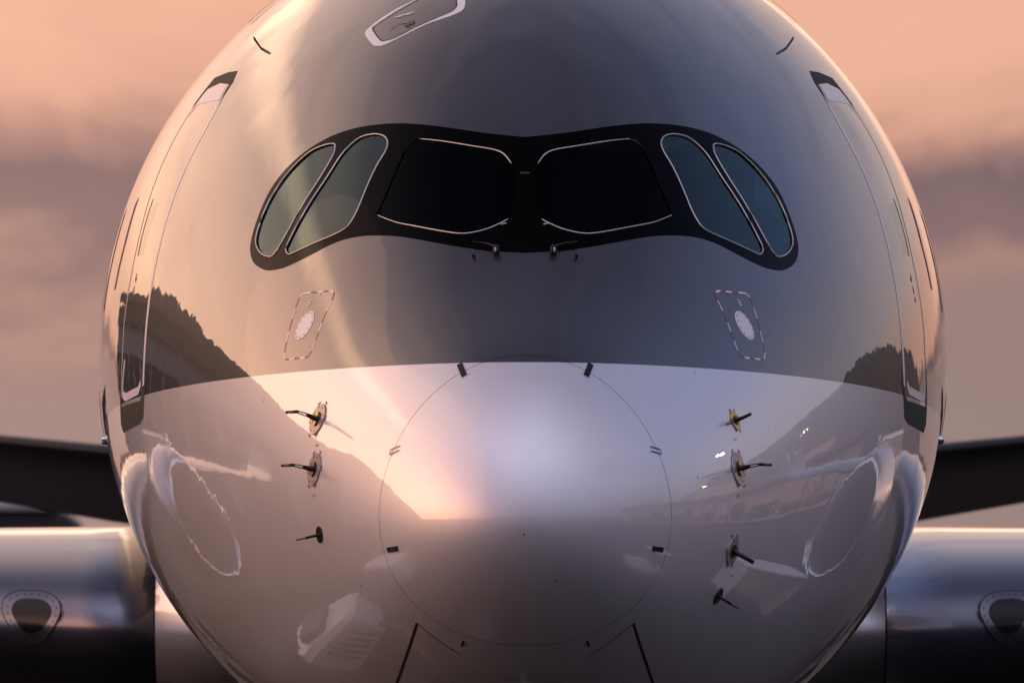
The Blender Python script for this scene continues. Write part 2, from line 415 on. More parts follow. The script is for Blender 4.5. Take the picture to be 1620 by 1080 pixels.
M['clad'] = plain('hangar_cladding', (0.34, 0.31, 0.28), 0.6); M['roof'] = plain('hangar_roof_sheet', (0.035, 0.033, 0.032), 0.6)
M['bay'] = plain('hangar_open_bay', (0.02, 0.018, 0.017), 0.8); M['pier'] = plain('concrete_pier', (0.45, 0.42, 0.39), 0.7)
M['terw'] = plain('terminal_wall', (0.42, 0.38, 0.38), 0.6); M['terg'] = plain('terminal_glazing', (0.05, 0.055, 0.07), 0.08, 0, 1.0)
def shed(root, x0, x1, y0, y1, wall_h, rise, face):
    """long hangar; bays along the side that faces the apron (face = +1 or -1 in x)"""
    MB().box(((x0+x1)/2, (y0+y1)/2, wall_h/2), (x1-x0, y1-y0, wall_h)).build('wall', 'clad', root)
    b = MB(); n = 18; vs_ = []; fs = []
    over = 3.0
    for k, yy in enumerate((y0-over, y1+over)):
        for i in range(n+1):
            u = i/n; x = x0-over+(x1-x0+2*over)*u; vs_.append((x, yy, wall_h+0.05+rise*math.sin(math.pi*u)))
        for i in range(n+1):
            u = i/n; x = x0-over+(x1-x0+2*over)*u; vs_.append((x, yy, wall_h+1.2+rise*math.sin(math.pi*u)))
    m_ = 2*(n+1)
    for i in range(n):
        fs += [(i, i+1, m_+i+1, m_+i), (n+1+i, m_+n+1+i, m_+n+2+i, n+2+i), (i, n+1+i, n+2+i, i+1), (m_+i, m_+i+1, m_+n+2+i, m_+n+1+i)]
    fs += [(0, m_, m_+n+1, n+1), (n, 2*n+1, m_+2*n+1, m_+n)]
    b.add(vs_, fs).build('roof', 'roof', root)
    fx = x1 if face > 0 else x0; nb = max(3, int((y1-y0)/22)); L = (y1-y0)/nb
    for i in range(nb):
        yc = y0+(i+0.5)*L
        MB().box((fx+face*0.06, yc, wall_h*0.36), (0.3, L-3.0, wall_h*0.72)).build('hangar_door', 'bay', root)
    for i in range(nb+1):
        MB().box((fx+face*0.35, y0+i*L, wall_h*0.45), (0.9, 1.6, wall_h*0.9)).build('pier', 'pier', root)
    MB().box((fx+face*0.5, (y0+y1)/2, wall_h*0.94), (1.4, y1-y0+4, wall_h*0.11)).build('fascia', 'roof', root)
h = empty('hangar', (0, 0, 0)); tag(h, 'long dark hangar with arched roof mirrored in the left flank', 'hangar')
shed(h, -122, -78, 74, 330, 27, 4, 1)
tm = empty('terminal', (0, 0, 0)); tag(tm, 'pale low terminal with glazed bays mirrored in the right flank', 'terminal')
MB().box((138, 120, 7.5), (40, 210, 15)).build('wall', 'terw', tm)
MB().box((136, 120, 15.7), (50, 216, 1.3)).build('roof', 'roof', tm)
yy = 22.0; rt = random.Random(4)
while yy < 216:
    wd = rt.choice((4.5, 7.0, 9.5, 13.0)); hh = rt.choice((4.0, 6.5, 9.4))
    MB().box((117.9, yy+wd/2, 1.2+hh/2), (0.3, wd, hh)).build('window', 'terg', tm)
    pw = rt.choice((0.8, 1.4, 3.5)); MB().box((117.5, yy+wd+pw/2+0.2, 7.0), (0.9, pw, 14.0)).build('pier', 'clad', tm)
    yy += wd+pw+0.4
for (y0_, l_, h_) in ((60, 30, 5.0), (128, 44, 7.5), (190, 22, 4.0)): MB().box((136, y0_, 16.4+h_/2), (22, l_, h_)).build('plant_room', 'clad', tm)
cn = empty('canopy_building', (0, 0, 0)); tag(cn, 'dark flat-roofed building far behind the left wing', 'building')
# ------------------------------------------------------------------ lamps on masts
M['glow'] = plain('floodlight_lamp', (0.9, 0.9, 0.9), 0.4, emit=((1.0, 0.86, 0.70), 260.0))
M['amber'] = plain('amber_lamp', (0.9, 0.6, 0.3), 0.4, emit=((1.0, 0.55, 0.22), 90.0))
def mast(x, y, hgt, lamp, label, sz):
    r_ = empty('floodlight_mast', (x, y, 0)); tag(r_, label, 'light mast', 'apron light masts')
    MB().tube([(0, 0, 0), (0, 0, hgt)], [0.28, 0.12], 10).build('pole', 'pier', r_, True)
    MB().box((0, 0, hgt), (0.25, 2.4*sz, 0.3)).build('crossbar', 'roof', r_)
    ang = math.atan2(-y, -x)
    for k in (-0.8, 0.8):
        MB().box((math.cos(ang)*0.35, k*sz+math.sin(ang)*0.35, hgt), (0.5*sz, 0.7*sz, 0.5*sz), 0.05).build('lamp', lamp, r_)
mast(93, 100, 31, 'glow', 'tall floodlight mast whose bright lamps glint on the right flank', 1.2)
mast(108, 100, 22, 'amber', 'amber lamp mast before the terminal', 0.7)
mast(96, 136, 22, 'amber', 'amber lamp mast farther along the terminal', 0.6)
mast(160, -190, 9, 'glow', 'distant lit mast on the far side of the field', 0.9)
mast(90, -230, 6, 'glow', 'small distant lit mast low on the field', 0.5)

# ------------------------------------------------------------------ the airliner
plane = empty('airliner', (0, 0, 0))
tag(plane, 'wide-body airliner seen nose on, grey above and glossy white below', 'aircraft')
MASK_L = [(-0.003, 1.265), (-0.261, 1.295), (-0.546, 1.345), (-0.741, 1.373), (-0.858, 1.381), (-0.989, 1.378), (-1.133, 1.361), (-1.277, 1.32), (-1.422, 1.247), (-1.554, 1.147), (-1.672, 1.012), (-1.749, 0.867), (-1.813, 0.681), (-1.831, 0.56), (-1.81, 0.476), (-1.768, 0.432), (-1.708, 0.405), (-1.621, 0.41), (-1.542, 0.435), (-1.41, 0.494), (-1.293, 0.55), (-1.189, 0.585), (-1.085, 0.601), (-0.968, 0.602), (-0.825, 0.589), (-0.671, 0.558), (-0.478, 0.516), (-0.248, 0.478), (-0.004, 0.461)]
SIDE_REAR = [(-1.27, 1.259), (-1.342, 1.251), (-1.435, 1.211), (-1.54, 1.118), (-1.631, 1.008), (-1.709, 0.877), (-1.767, 0.731), (-1.791, 0.624), (-1.777, 0.562), (-1.743, 0.518), (-1.696, 0.497), (-1.667, 0.508), (-1.623, 0.57), (-1.546, 0.713), (-1.456, 0.87), (-1.365, 1.014), (-1.281, 1.16), (-1.259, 1.228)]
SIDE_FRONT = [(-1.014, 1.31), (-1.079, 1.297), (-1.144, 1.255), (-1.222, 1.17), (-1.312, 1.025), (-1.416, 0.867), (-1.506, 0.71), (-1.577, 0.566), (-1.58, 0.526), (-1.559, 0.504), (-1.523, 0.515), (-1.398, 0.567), (-1.215, 0.64), (-1.157, 0.688), (-1.106, 0.78), (-1.049, 0.927), (-0.985, 1.074), (-0.924, 1.181), (-0.906, 1.242), (-0.922, 1.284), (-0.962, 1.306)]
FRONT = [(-0.694, 1.263), (-0.545, 1.242), (-0.351, 1.204), (-0.197, 1.174), (-0.132, 1.14), (-0.087, 1.078), (-0.066, 0.969), (-0.068, 0.834), (-0.088, 0.726), (-0.111, 0.693), (-0.158, 0.666), (-0.248, 0.626), (-0.35, 0.601), (-0.44, 0.598), (-0.568, 0.621), (-0.723, 0.656), (-0.852, 0.688), (-0.969, 0.74), (-0.959, 0.787), (-0.893, 0.947), (-0.804, 1.162), (-0.753, 1.242)]
half = smooth_loop(MASK_L, 3, False)
MASK = half + [(-x, z) for x, z in reversed(half)]
# --- skin
NPH = 384
def skin(name, ys, tip=False):
    vs_ = []; nn = []; fs = []
    for y in ys:
        for k in range(NPH):
            q = point(y, 2*math.pi*k/NPH); vs_.append(q); nn.append(grad(q))
    x0 = min(x for x, _ in MASK); dead = set()
    for i, q in enumerate(vs_):
        if q.y < 6 and q.z > ZAX and abs(q.x) < 1.85 and q.z < ZAX+1.45 and inside(MASK, q.x, q.z-ZAX): dead.add(i)
    for i in range(len(ys)-1):
        for k in range(NPH):
            f = (i*NPH+k, (i+1)*NPH+k, (i+1)*NPH+(k+1) % NPH, i*NPH+(k+1) % NPH)
            if not all(a in dead for a in f): fs.append(f)
    if tip:
        b = len(vs_); vs_.append(Vector((0, 0, ZAX+TIP))); nn.append(Vector((0, -1, 0)))
        for k in range(NPH): fs.append((b, k, (k+1) % NPH))
    return obj(name, vs_, fs, 'hull', plane, True, nn)
SEAM = 0.80
s1 = math.sqrt(SEAM-0.002)
rad = skin('radome', [max(2e-4, (s1*i/60)**2) for i in range(1, 61)], True)
rad['label'] = 'smooth rounded radome at the very nose'
s0 = math.sqrt(SEAM+0.002); s2 = math.sqrt(11.0)
ys = [(s0+(s2-s0)*i/230)**2 for i in range(231)] + [11+(TAIL0-11)*i/24 for i in range(1, 25)] + [TAIL0+(TAIL1-TAIL0)*i/40 for i in range(1, 41)]
fus = skin('fuselage', ys)
fus['label'] = 'fuselage barrel, grey above the line and white below'
ring = [point(SEAM, 2*math.pi*k/128) for k in range(128)]
ring = [q-grad(q)*0.007 for q in ring]
MB().tube(ring, 0.006, 6, closed=True).build('radome_seam', 'dark', plane, True)
# skin joints around the nose, filled and painted over
M['joint'] = plain('filled_joint', (0.20, 0.19, 0.19), 0.5)
for yj in (3.35, 5.25):
    ph0 = [-2.02+4.04*k/60 for k in range(61)]
    pts = [point(yj, -math.pi/2+a) for a in [(-1.1+2.2*k/90) for k in range(91)]]
    MB().add(*strip(pts, 0.0035, 0.0008)).build('skin_joint', 'joint', plane)
# specks of dirt and insects
sm = MB(); r_ = random.Random(21)
for _ in range(60):
    x, z = r_.uniform(-2.0, 2.0), r_.uniform(-1.9, 2.3)
    if inside(MASK, x, z) or (x/2.1)**2+((z+0.1)/2.6)**2 > 0.8: continue
    q = front(x, z); n_, e1, e2 = frame(q); rr = r_.uniform(0.002, 0.0055); st_ = r_.uniform(1.0, 2.6)
    sm.add([q+n_*0.0008+(e1*math.cos(a)+e2*math.sin(a)*st_)*rr for a in [k*math.pi/3 for k in range(6)]], [(0, 1, 2, 3, 4, 5)])
sm.build('dirt_speck', 'ink', plane)['kind'] = 'stuff'
# --- flight-deck glazing
panes = []
for s in (1, -1):
    for nm, lp, mt in (('windscreen_pane', FRONT, 'wind'), ('side_window_pane', SIDE_FRONT, 'side'), ('side_window_pane', SIDE_REAR, 'side')):
        panes.append((nm, smooth_loop(mir(lp, s), 3), mt, s))
sur = patch('window_surround', MASK, [q[1] for q in panes], 0.0012, 'black', plane, step=0.04)
sur['label'] = 'black mask-shaped surround of the cockpit windows'
for nm, lp, mt, s in panes:
    po = patch(nm, lp, [], -0.006, mt, plane, step=0.05)
    if mt == 'side':
        P = [front(*q) for q in lp]
        MB().tube([q+grad(q)*0.003 for q in P], 0.0055, 6, closed=True).build('window_seal', 'seal', po, True)
    else:
        top = smooth_loop(mir(FRONT[0:6], s), 4, False); bot = smooth_loop(mir(FRONT[9:18], s), 4, False)  # seal shaped as its highlights: only the shining top and bottom runs
        for seg in (top, bot):
            P = [front(*q) for q in seg]; n = len(P)
            MB().tube([q+grad(q)*0.003 for q in P], [0.002+0.0038*math.sin(math.pi*(i+0.4)/n)**0.5 for i in range(n)], 6).build('window_seal', 'seal', po, True)
# --- inside the flight deck
MB().box((0, 5.0, ZAX+0.45), (3.1, 0.05, 1.6)).build('flight_deck_bulkhead', 'cabin', plane)
MB().box((0, 3.7, ZAX-0.35), (1.9, 2.7, 0.05)).build('flight_deck_floor', 'cabin', plane)
MB().box((0, 2.85, ZAX+0.36), (1.5, 0.5, 0.12), 0.05).build('instrument_panel', 'cabin', plane)
for s in (-1, 1):
    st_ = MB().box((s*0.55, 3.75, ZAX+0.35), (0.52, 0.16, 0.8), 0.06).build('pilot_seat', 'seat', plane)
    MB().box((s*0.55, 3.73, ZAX+0.88), (0.30, 0.12, 0.22), 0.05).build('headrest', 'seat', st_)
# --- wipers
for s in (-1, 1):
    b0 = front(s*0.185, 0.462); n, e1, e2 = frame(b0)
    wp = MB().box(tuple(b0+n*0.03), (0.045, 0.05, 0.06), 0.012).build('wiper', 'dark', plane)
    MB().tube([b0+n*0.05, b0+n*0.07+Vector((0, -0.02, -0.05))], 0.007, 8).build('wiper_link', 'seal', wp, True)
    arm = [front(s*x, z)+grad(front(s*x, z))*0.03 for x, z in ((0.19, 0.47), (0.21, 0.49), (0.26, 0.505), (0.34, 0.515))]
    MB().tube(arm, [0.008, 0.007, 0.006, 0.005], 8).build('wiper_arm', 'dark', wp, True)
    q = front(s*0.333, 0.428); n, e1, e2 = frame(q)
    MB().tube([q-n*0.005, q+n*0.02, q+n*0.03], [0.014, 0.013, 0.006], 10).build('washer_nozzle', 'burnt', plane, True)
    tq = front(s*0.14, 0.655); n, e1, e2 = frame(tq)
    MB().add([tq+n*0.006+e1*a+e2*b for a, b in ((-0.02, -0.008), (0.022, 0.006), (0.014, 0.022), (-0.016, 0.012))], [(0, 1, 2, 3)]).build('window_tab', 'plate', plane)
for k in range(5):
    q = front(-0.028+0.014*k, 1.01); n, e1, e2 = frame(q)
    MB().tube([q, q+n*0.008], 0.0035, 6).build('screw', 'plate', plane, True)
# --- panels with dashed borders on the cheeks
PANEL = [(-1.449, 0.231), (-1.367, 0.232), (-1.29, 0.236), (-1.268, 0.232), (-1.256, 0.214), (-1.27, 0.17), (-1.304, 0.099), (-1.334, 0.023), (-1.363, -0.059), (-1.387, -0.13), (-1.406, -0.173), (-1.433, -0.205), (-1.499, -0.209), (-1.566, -0.213), (-1.581, -0.196), (-1.582, -0.151), (-1.567, -0.074), (-1.541, 0.035), (-1.514, 0.134), (-1.487, 0.202), (-1.471, 0.218)]
def disc(p, r, off, thick=0.004, n=36, scale=1.0):
    nn, e1, e2 = frame(p); m_ = MB(); vs_ = []
    for hgt, rr in ((off, r), (off+thick, r*0.985)):
        vs_ += [p+nn*hgt+(e1*math.cos(2*math.pi*k/n)*scale+e2*math.sin(2*math.pi*k/n))*rr for k in range(n)]
    fs = [(k, (k+1) % n, n+(k+1) % n, n+k) for k in range(n)]+[tuple(n+k for k in range(n))]
    # keep outward winding
    if (vs_[n+1]-vs_[n]).cross(vs_[n+2]-vs_[n]).dot(nn) < 0: fs = [tuple(reversed(f)) for f in fs]
    return m_.add(vs_, fs)
def on_tangent(p, a, b, off=0.0):
    nn, e1, e2 = frame(p); return p+e1*a+e2*b+nn*off
def dabs(p, spots, off=0.004):
    """small stencil dabs: (a, b, half width, half height) in the tangent plane"""
    m_ = MB(); nn, e1, e2 = frame(p)
    for a, b, hw, hh in spots:
        m_.add([p+nn*off+e1*(a+i*hw)+e2*(b+j*hh) for i, j in ((-1, -1), (1, -1), (1, 1), (-1, 1))], [(0, 1, 2, 3)])
    return m_
for s in (1, -1):
    lp = smooth_loop(mir(PANEL, s), 4); n = len(lp)
    P = [front(*q) for q in lp]
    dashes = []; acc = 0.0; cur = []; turn = 0
    for i in range(n+1):
        q = P[i % n]; cur.append(q)
        if i: acc += (q-P[i-1]).length
        if acc > 0.066 or i == n:
            if len(cur) > 1: dashes.append((turn, strip(cur, 0.013, 0.0012)))
            cur = [q]; acc = 0; turn ^= 1
    cp = disc(front(-1.45*s, 0.01), 0.108, -0.003, 0.005).build('service_cover', 'line', plane)
    cp['label'] = 'round white cover inside a dashed panel'
    for k_, g_ in dashes: MB().add(*g_).build('red_border_dash' if k_ else 'white_border_dash', 'red' if k_ else 'line', cp)
    c0 = front(-1.45*s, 0.01)
    dabs(c0, [(0.093*math.cos(a), 0.093*math.sin(a), 0.004, 0.006) for a in [k*math.pi/6+0.2 for k in range(12)]], 0.0075).build('fastener', 'ink', cp)
    c1_ = front(-1.418*s, 0.161)
    dabs(c1_, [(-0.018, 0, 0.003, 0.022), (-0.004, 0.02, 0.015, 0.003), (-0.004, -0.02, 0.015, 0.003), (-0.004, 0, 0.012, 0.003), (0.012, 0, 0.003, 0.020)], 0.003).build('stencil_mark', 'line', cp)
    dabs(front(-1.34*s, 0.215), [(0, 0, 0.004, 0.006)], 0.003).build('stencil_mark', 'ink', cp)
# --- probes
def probe(s, x, z, r, kind, dashes=True):
    p0 = front(s*x, z); n, e1, e2 = frame(p0); out = Vector((s*1.0 if x > 0 else -s, 0, 0))
    out = Vector((math.copysign(1, p0.x), 0, 0))
    mt = {'long': 'plate', 'vane': 'plate', 'short': 'burnt', 'gold': 'gold'}[kind]
    pl = disc(p0, r, 0.002, 0.006).build('air_data_probe', mt, plane)
    if kind in ('long', 'vane'):
        disc(p0, r*0.46, 0.0085, 0.008).build('hub', 'burnt', pl)
        if kind == 'long':
            disc(on_tangent(p0, 0, r*0.27), r*0.19, 0.017, 0.003, 16).build('heater_ring', 'gold', pl)
            disc(on_tangent(p0, 0, -r*0.27), r*0.19, 0.017, 0.003, 16).build('heater_ring', 'gold', pl)
        for k in range(8):
            a = 2*math.pi*k/8+0.3; disc(on_tangent(p0, math.cos(a)*r*0.8, math.sin(a)*r*0.8), 0.005, 0.008, 0.002, 8).build('screw', 'ink', pl)
    dn = Vector((0, 0, -1))
    if kind == 'long':
        a0 = p0; a1 = p0+n*0.085+dn*-0.002; a2 = p0+n*0.135+out*0.02+dn*-0.006
        MB().tube([a0, p0+n*0.05, a1], [0.020, 0.016, 0.012], 12).build('strut', 'burnt', pl, True)
        MB().tube([a1+Vector((0, 0, 0.009)), a2+Vector((0, 0, 0.006))], 0.0045, 8).build('strut_link', 'steel', pl, True)
        MB().tube([a1-Vector((0, 0, 0.009)), a2-Vector((0, 0, 0.006))], 0.0045, 8).build('strut_link', 'steel', pl, True)
        MB().tube([a2-out*0.004, a2+out*0.065+Vector((0, -0.16, -0.008))], [0.011, 0.0095], 12).build('pitot_tube', 'burnt', pl, True)
    elif kind == 'vane':
        MB().tube([p0, p0+n*0.05+dn*0.012, p0+n*0.13+dn*0.05+out*0.02], [0.020, 0.015, 0.013], 12).build('vane', 'burnt', pl, True)
    elif kind == 'short':
        MB().tube([p0, p0+n*0.10+dn*0.012], [0.010, 0.009], 10).build('strut', 'burnt', pl, True)
        MB().tube([p0+n*0.10+dn*0.012, p0+n*0.155+out*0.01+dn*0.02], 0.0045, 8).build('pitot_tube', 'burnt', pl, True)
    else:
        disc(p0, r*0.45, 0.0085, 0.006).build('hub', 'burnt', pl)
        MB().tube([p0, p0+n*0.06, p0+n*0.12+Vector((0, 0, 0.006))], [0.016, 0.012, 0.010], 10).build('strut', 'burnt', pl, True)
        MB().tube([p0-out*0.01, p0-out*0.02+Vector((0, -0.13, -0.02)), p0-out*0.11+Vector((0, -0.2, -0.035))], [0.006, 0.006, 0.005], 8).build('sensor_rod', 'steel', pl, True)
    if dashes:
        rr = r*1.17
        for a in (62, 118, 182, 242, 298, 2):
            pts = [on_tangent(p0, math.cos(R(a+d))*rr, math.sin(R(a+d))*rr) for d in (-9, -3, 3, 9)]
            MB().add(*strip([front(q.x, q.z-ZAX) for q in pts], 0.015, 0.0015)).build('warning_dash', 'red', pl)
        dabs(front(p0.x, z-r*1.17-0.048), [(-0.02, 0, 0.004, 0.009), (-0.014, 0.006, 0.004, 0.003), (0.012, 0, 0.007, 0.002), (0.012, 0.003, 0.002, 0.006)], 0.003).build('stencil_mark', 'ink', pl)
probe(1, -1.354, -0.628, 0.108, 'long'); probe(1, -1.373, -0.959, 0.108, 'long'); probe(1, -1.338, -1.386, 0.055, 'short', False)
probe(1, 1.375, -0.635, 0.068, 'gold'); probe(1, 1.394, -0.953, 0.112, 'long'); probe(1, 1.352, -1.492, 0.096, 'vane'); probe(1, 1.261, -1.784, 0.056, 'short', False)
# --- latches on the radome joint
def latch(x, z, ang, hl, hw, hollow):
    p0 = front(x, z); n, e1, e2 = frame(p0)
    a = Vector((math.cos(ang), 0, math.sin(ang))); a = (a-n*a.dot(n)).normalized(); b = n.cross(a)
    hl /= max(0.35, math.hypot(a.x, a.z)); hw /= max(0.35, math.hypot(b.x, b.z))
    m_ = MB()
    def quad(c, l, h_, o): m_.add([p0+n*o+a*(c[0]+i*l)+b*(c[1]+j*h_) for i, j in ((-1, -1), (1, -1), (1, 1), (-1, 1))], [(0, 1, 2, 3)])
    if hollow:
        for c, l, h_ in (((0, hw), hl, 0.0035), ((0, -hw), hl, 0.0035), ((hl*hollow, 0), 0.0035, hw)): quad(c, l, h_, 0.006)
        return m_.build('radome_latch', 'dark', plane)
    q = [p0+n*o+a*(i*hl)+b*(j*hw) for o in (0.0, 0.007) for i, j in ((-1, -1), (1, -1), (1, 1), (-1, 1))]
    lt = m_.add(q, [(0, 1, 5, 4), (1, 2, 6, 5), (2, 3, 7, 6), (3, 0, 4, 7), (4, 5, 6, 7)]).build('radome_latch', 'burnt', plane)
    dabs(p0, [(0, 0, hw*0.4, hw*0.25)], 0.009).build('latch_key', 'plate' if x < -0.8 else 'dark', lt)
for s in (1, -1):
    latch(-0.409*s, -0.337, R(90+27*s), 0.042, 0.019, 0)
    latch(-0.842*s, -0.857, R(-8*s) if s > 0 else R(12), 0.034, 0.015, -1 if s > 0 else 1)
    latch(-0.856*s, -1.497, R(13*s), 0.033, 0.016, 0)
    latch(-0.405*s, -2.103, R(70*s), 0.016, 0.008, 0)
VA = [(-0.7, -1.972), (-0.734, -2.072), (-0.785, -2.211), (-0.838, -2.351), (-0.896, -2.512)]
VBL = [(-0.7, -1.972), (-0.618, -2.041), (-0.516, -2.114), (-0.413, -2.179)]
for s in (1, -1):
    MB().add(*strip(smooth_loop(mir(VA, s), 6, False), 0.020, 0.0015)).build('chin_panel_gap', 'dark', plane)
    MB().add(*strip(smooth_loop(mir(VBL, s), 6, False), 0.007, 0.002)).build('chin_panel_gap', 'dark', plane)
# --- escape hatch in the crown
HOUT = [(-1.071, 2.045), (-1.052, 2.088), (-0.967, 2.156), (-0.861, 2.223), (-0.756, 2.275), (-0.651, 2.337), (-0.546, 2.385), (-0.454, 2.388), (-0.403, 2.34), (-0.396, 2.25), (-0.413, 2.191), (-0.492, 2.15), (-0.662, 2.091), (-0.832, 2.006), (-0.937, 1.957), (-0.99, 1.951), (-1.023, 1.968)]
HIN = [(-1.018, 2.078), (-0.992, 2.113), (-0.874, 2.193), (-0.795, 2.24), (-0.723, 2.281), (-0.625, 2.333), (-0.546, 2.359), (-0.493, 2.356), (-0.466, 2.328), (-0.453, 2.237), (-0.459, 2.211), (-0.492, 2.179), (-0.596, 2.132), (-0.727, 2.073), (-0.858, 2.005), (-0.931, 1.986), (-0.964, 1.993)]
ho, hi = smooth_loop(HOUT, 4), smooth_loop(HIN, 4)
hb = patch('escape_hatch', ho, [hi], 0.0012, 'line', plane, step=0.05); hb['label'] = 'crown escape hatch outlined by a broad white band'
MB().add(*strip(hi, 0.008, 0.005, closed=True)).build('hatch_gap', 'dark', hb)
MB().add(*strip([(-0.905, 2.062), (-0.87, 2.088), (-0.83, 2.108), (-0.79, 2.112)], 0.010, 0.004)).build('red_arrow', 'red', hb)
q = front(-0.765, 2.10); n_, e1, e2 = frame(q)
hd = MB(); hd.add(*strip([on_tangent(q, -0.035, -0.02), on_tangent(q, -0.03, 0.03), on_tangent(q, 0.0, 0.04), on_tangent(q, 0.035, 0.0), on_tangent(q, 0.03, -0.04), on_tangent(q, -0.035, -0.02)], 0.010, 0.005))
hd.add(*strip([on_tangent(q, -0.015, -0.005), on_tangent(q, 0.02, 0.0)], 0.022, 0.005)); hd.build('hatch_handle', 'ink', hb)
dabs(front(-0.80, 2.175), [(-0.06+0.02*k, 0.008*k-0.03, 0.007, 0.008+0.006*(k % 3)) for k in range(7)], 0.004).build('stencil_mark', 'line', hb)
# --- passenger doors
FWD = [(6.08, -0.43), (6.12, -0.25), (6.22, -0.01), (6.42, 0.35), (6.60, 0.67), (6.76, 0.96), (6.86, 1.21), (6.92, 1.45), (7.06, 1.67), (7.24, 1.82)]
AFT = [(7.14, -0.45), (7.16, -0.35), (7.23, -0.06), (7.36, 0.20), (7.47, 0.54), (7.63, 0.80), (7.82, 1.05), (7.98, 1.32), (8.04, 1.56), (8.04, 1.73), (8.0, 1.81)]
for s in (-1, 1):
    sp = side(s); fw = smooth_loop(FWD, 4, False); af = smooth_loop(AFT, 4, False)
    dr = patch('door', fw+list(reversed(af)), [], 0.0008, 'hull', plane, proj=sp, step=0.06)
    dr['label'] = 'forward passenger door set in the curved flank'
    MB().add(*strip(fw[3:-3], 0.060, 0.0016, sp)).build('door_edge_line', 'line', dr)
    MB().add(*strip(af[4:-2], 0.022, 0.0016, sp)).build('door_gap', 'dark', dr)
    MB().add(*strip([(7.04, -0.10), (7.08, -0.25), (7.06, -0.34), (6.9, -0.36), (6.3, -0.33), (6.22, -0.28)], 0.055, 0.0022, sp)).build('door_sill_line', 'line', dr)
    MB().add(*strip([(y-0.02, z) for y, z in af if z < 0.6][4:], 0.035, 0.0013, sp)).build('door_edge_line', 'line', dr)
    lo = [(6.02, -0.20), (6.05, -0.52), (6.2, -0.56), (7.1, -0.60), (7.24, -0.54), (7.24, -0.15), (7.17, -0.20), (7.14, -0.42), (6.2, -0.40), (6.10, -0.35)]
    patch('door_sill', lo, [], 0.0018, 'dark', dr, sp, 0.06)
    patch('door_head_gap', [(7.02, 1.62), (7.20, 1.79), (7.6, 1.815), (7.98, 1.79), (8.07, 1.66), (8.12, 1.70), (8.06, 1.87), (7.6, 1.89), (7.28, 1.885), (7.12, 1.80)], [], 0.0018, 'dark', dr, sp, 0.06)
    patch('door_head_band', [(7.14, 1.68), (7.9, 1.68), (7.98, 1.60), (8.0, 1.70), (7.9, 1.78), (7.24, 1.78)], [], 0.0022, 'line', dr, sp, 0.06)
    MB().add(*strip([(7.36, 0.62), (7.46, 0.74), (7.56, 0.92), (7.60, 1.02)], 0.026, 0.002, sp)).build('door_handle', 'dark', dr)
    for (y0, z0, y1, z1) in ((7.13, 0.44, 7.17, 0.49), (7.12, 0.36, 7.13, 0.40), (7.10, 0.30, 7.12, 0.33)):
        MB().add(*strip([(y0, z0), ((y0+y1)/2+0.03, (z0+z1)/2), (y1, z1)], 0.030, 0.002, sp)).build('stencil_mark', 'ink', dr)
    for k in range(5):
        MB().add(*strip([(7.12+0.06*k, 0.62), (7.22+0.06*k, 0.80), (7.30+0.06*k, 0.98)], 0.006, 0.002, sp)).build('stencil_mark', 'plate', dr)
    # lettering far aft, seen edge-on as dark strokes
    for (y0, z0, z1, wd) in ((8.35, 0.42, 1.05, 0.10), (9.3, 0.30, 1.0, 0.14), (10.2, 0.25, 0.95, 0.18)):
        MB().add(*strip([(y0, z0), (y0+0.05, (z0+z1)/2), (y0+0.25, z1)], wd, 0.0015, sp)).build('livery_stroke', 'ink', plane)
    MB().add(*strip([(10.6, -0.55), (10.62, -0.38), (10.65, -0.25)], 0.30, 0.012, sp)).build('cargo_hinge', 'dark', plane)
    qq = sp(10.0, -0.58); n_, e1, e2 = frame(qq)
    MB().lathe([(-0.03, 0.03), (0, 0.035), (0.02, 0.028), (0.035, 0.012)], 12, 'x', tuple(qq)).build('drain_port', 'lip', plane, True)
    # blade antennas on the shoulders
    ap = front(s*1.81, 2.112); n_, e1, e2 = frame(ap)
    foot = front(s*1.80, 2.03); up_ = grad(foot)*0.085+Vector((0, 0, 0.04)); th = Vector((0.011, 0, 0.004*s))
    prof_ = [(-0.045, 0.0), (0.05, 0.0), (0.07, 1.0), (0.01, 1.0), (-0.02, 0.72)]
    vs_ = []
    for sg in (-1, 1):
        for (dy, u) in prof_: vs_.append(foot-grad(foot)*0.02+Vector((s*0.012*math.sin(u*3), dy, 0))+up_*u+th*sg*(1.0-0.45*u))
    nP = len(prof_)
    MB().add(vs_, [tuple(range(nP-1, -1, -1)), tuple(range(nP, 2*nP))]+[(k, (k+1) % nP, nP+(k+1) % nP, nP+k) for k in range(nP)]).build('blade_antenna', 'burnt', plane)
# crown joint line on the silhouette
for s in (-1, 1):
    MB().add(*strip([(9.3, 2.30), (9.35, 2.42), (9.4, 2.55)], 0.10, 0.012, side(s))).build('crown_panel_gap', 'dark', plane)

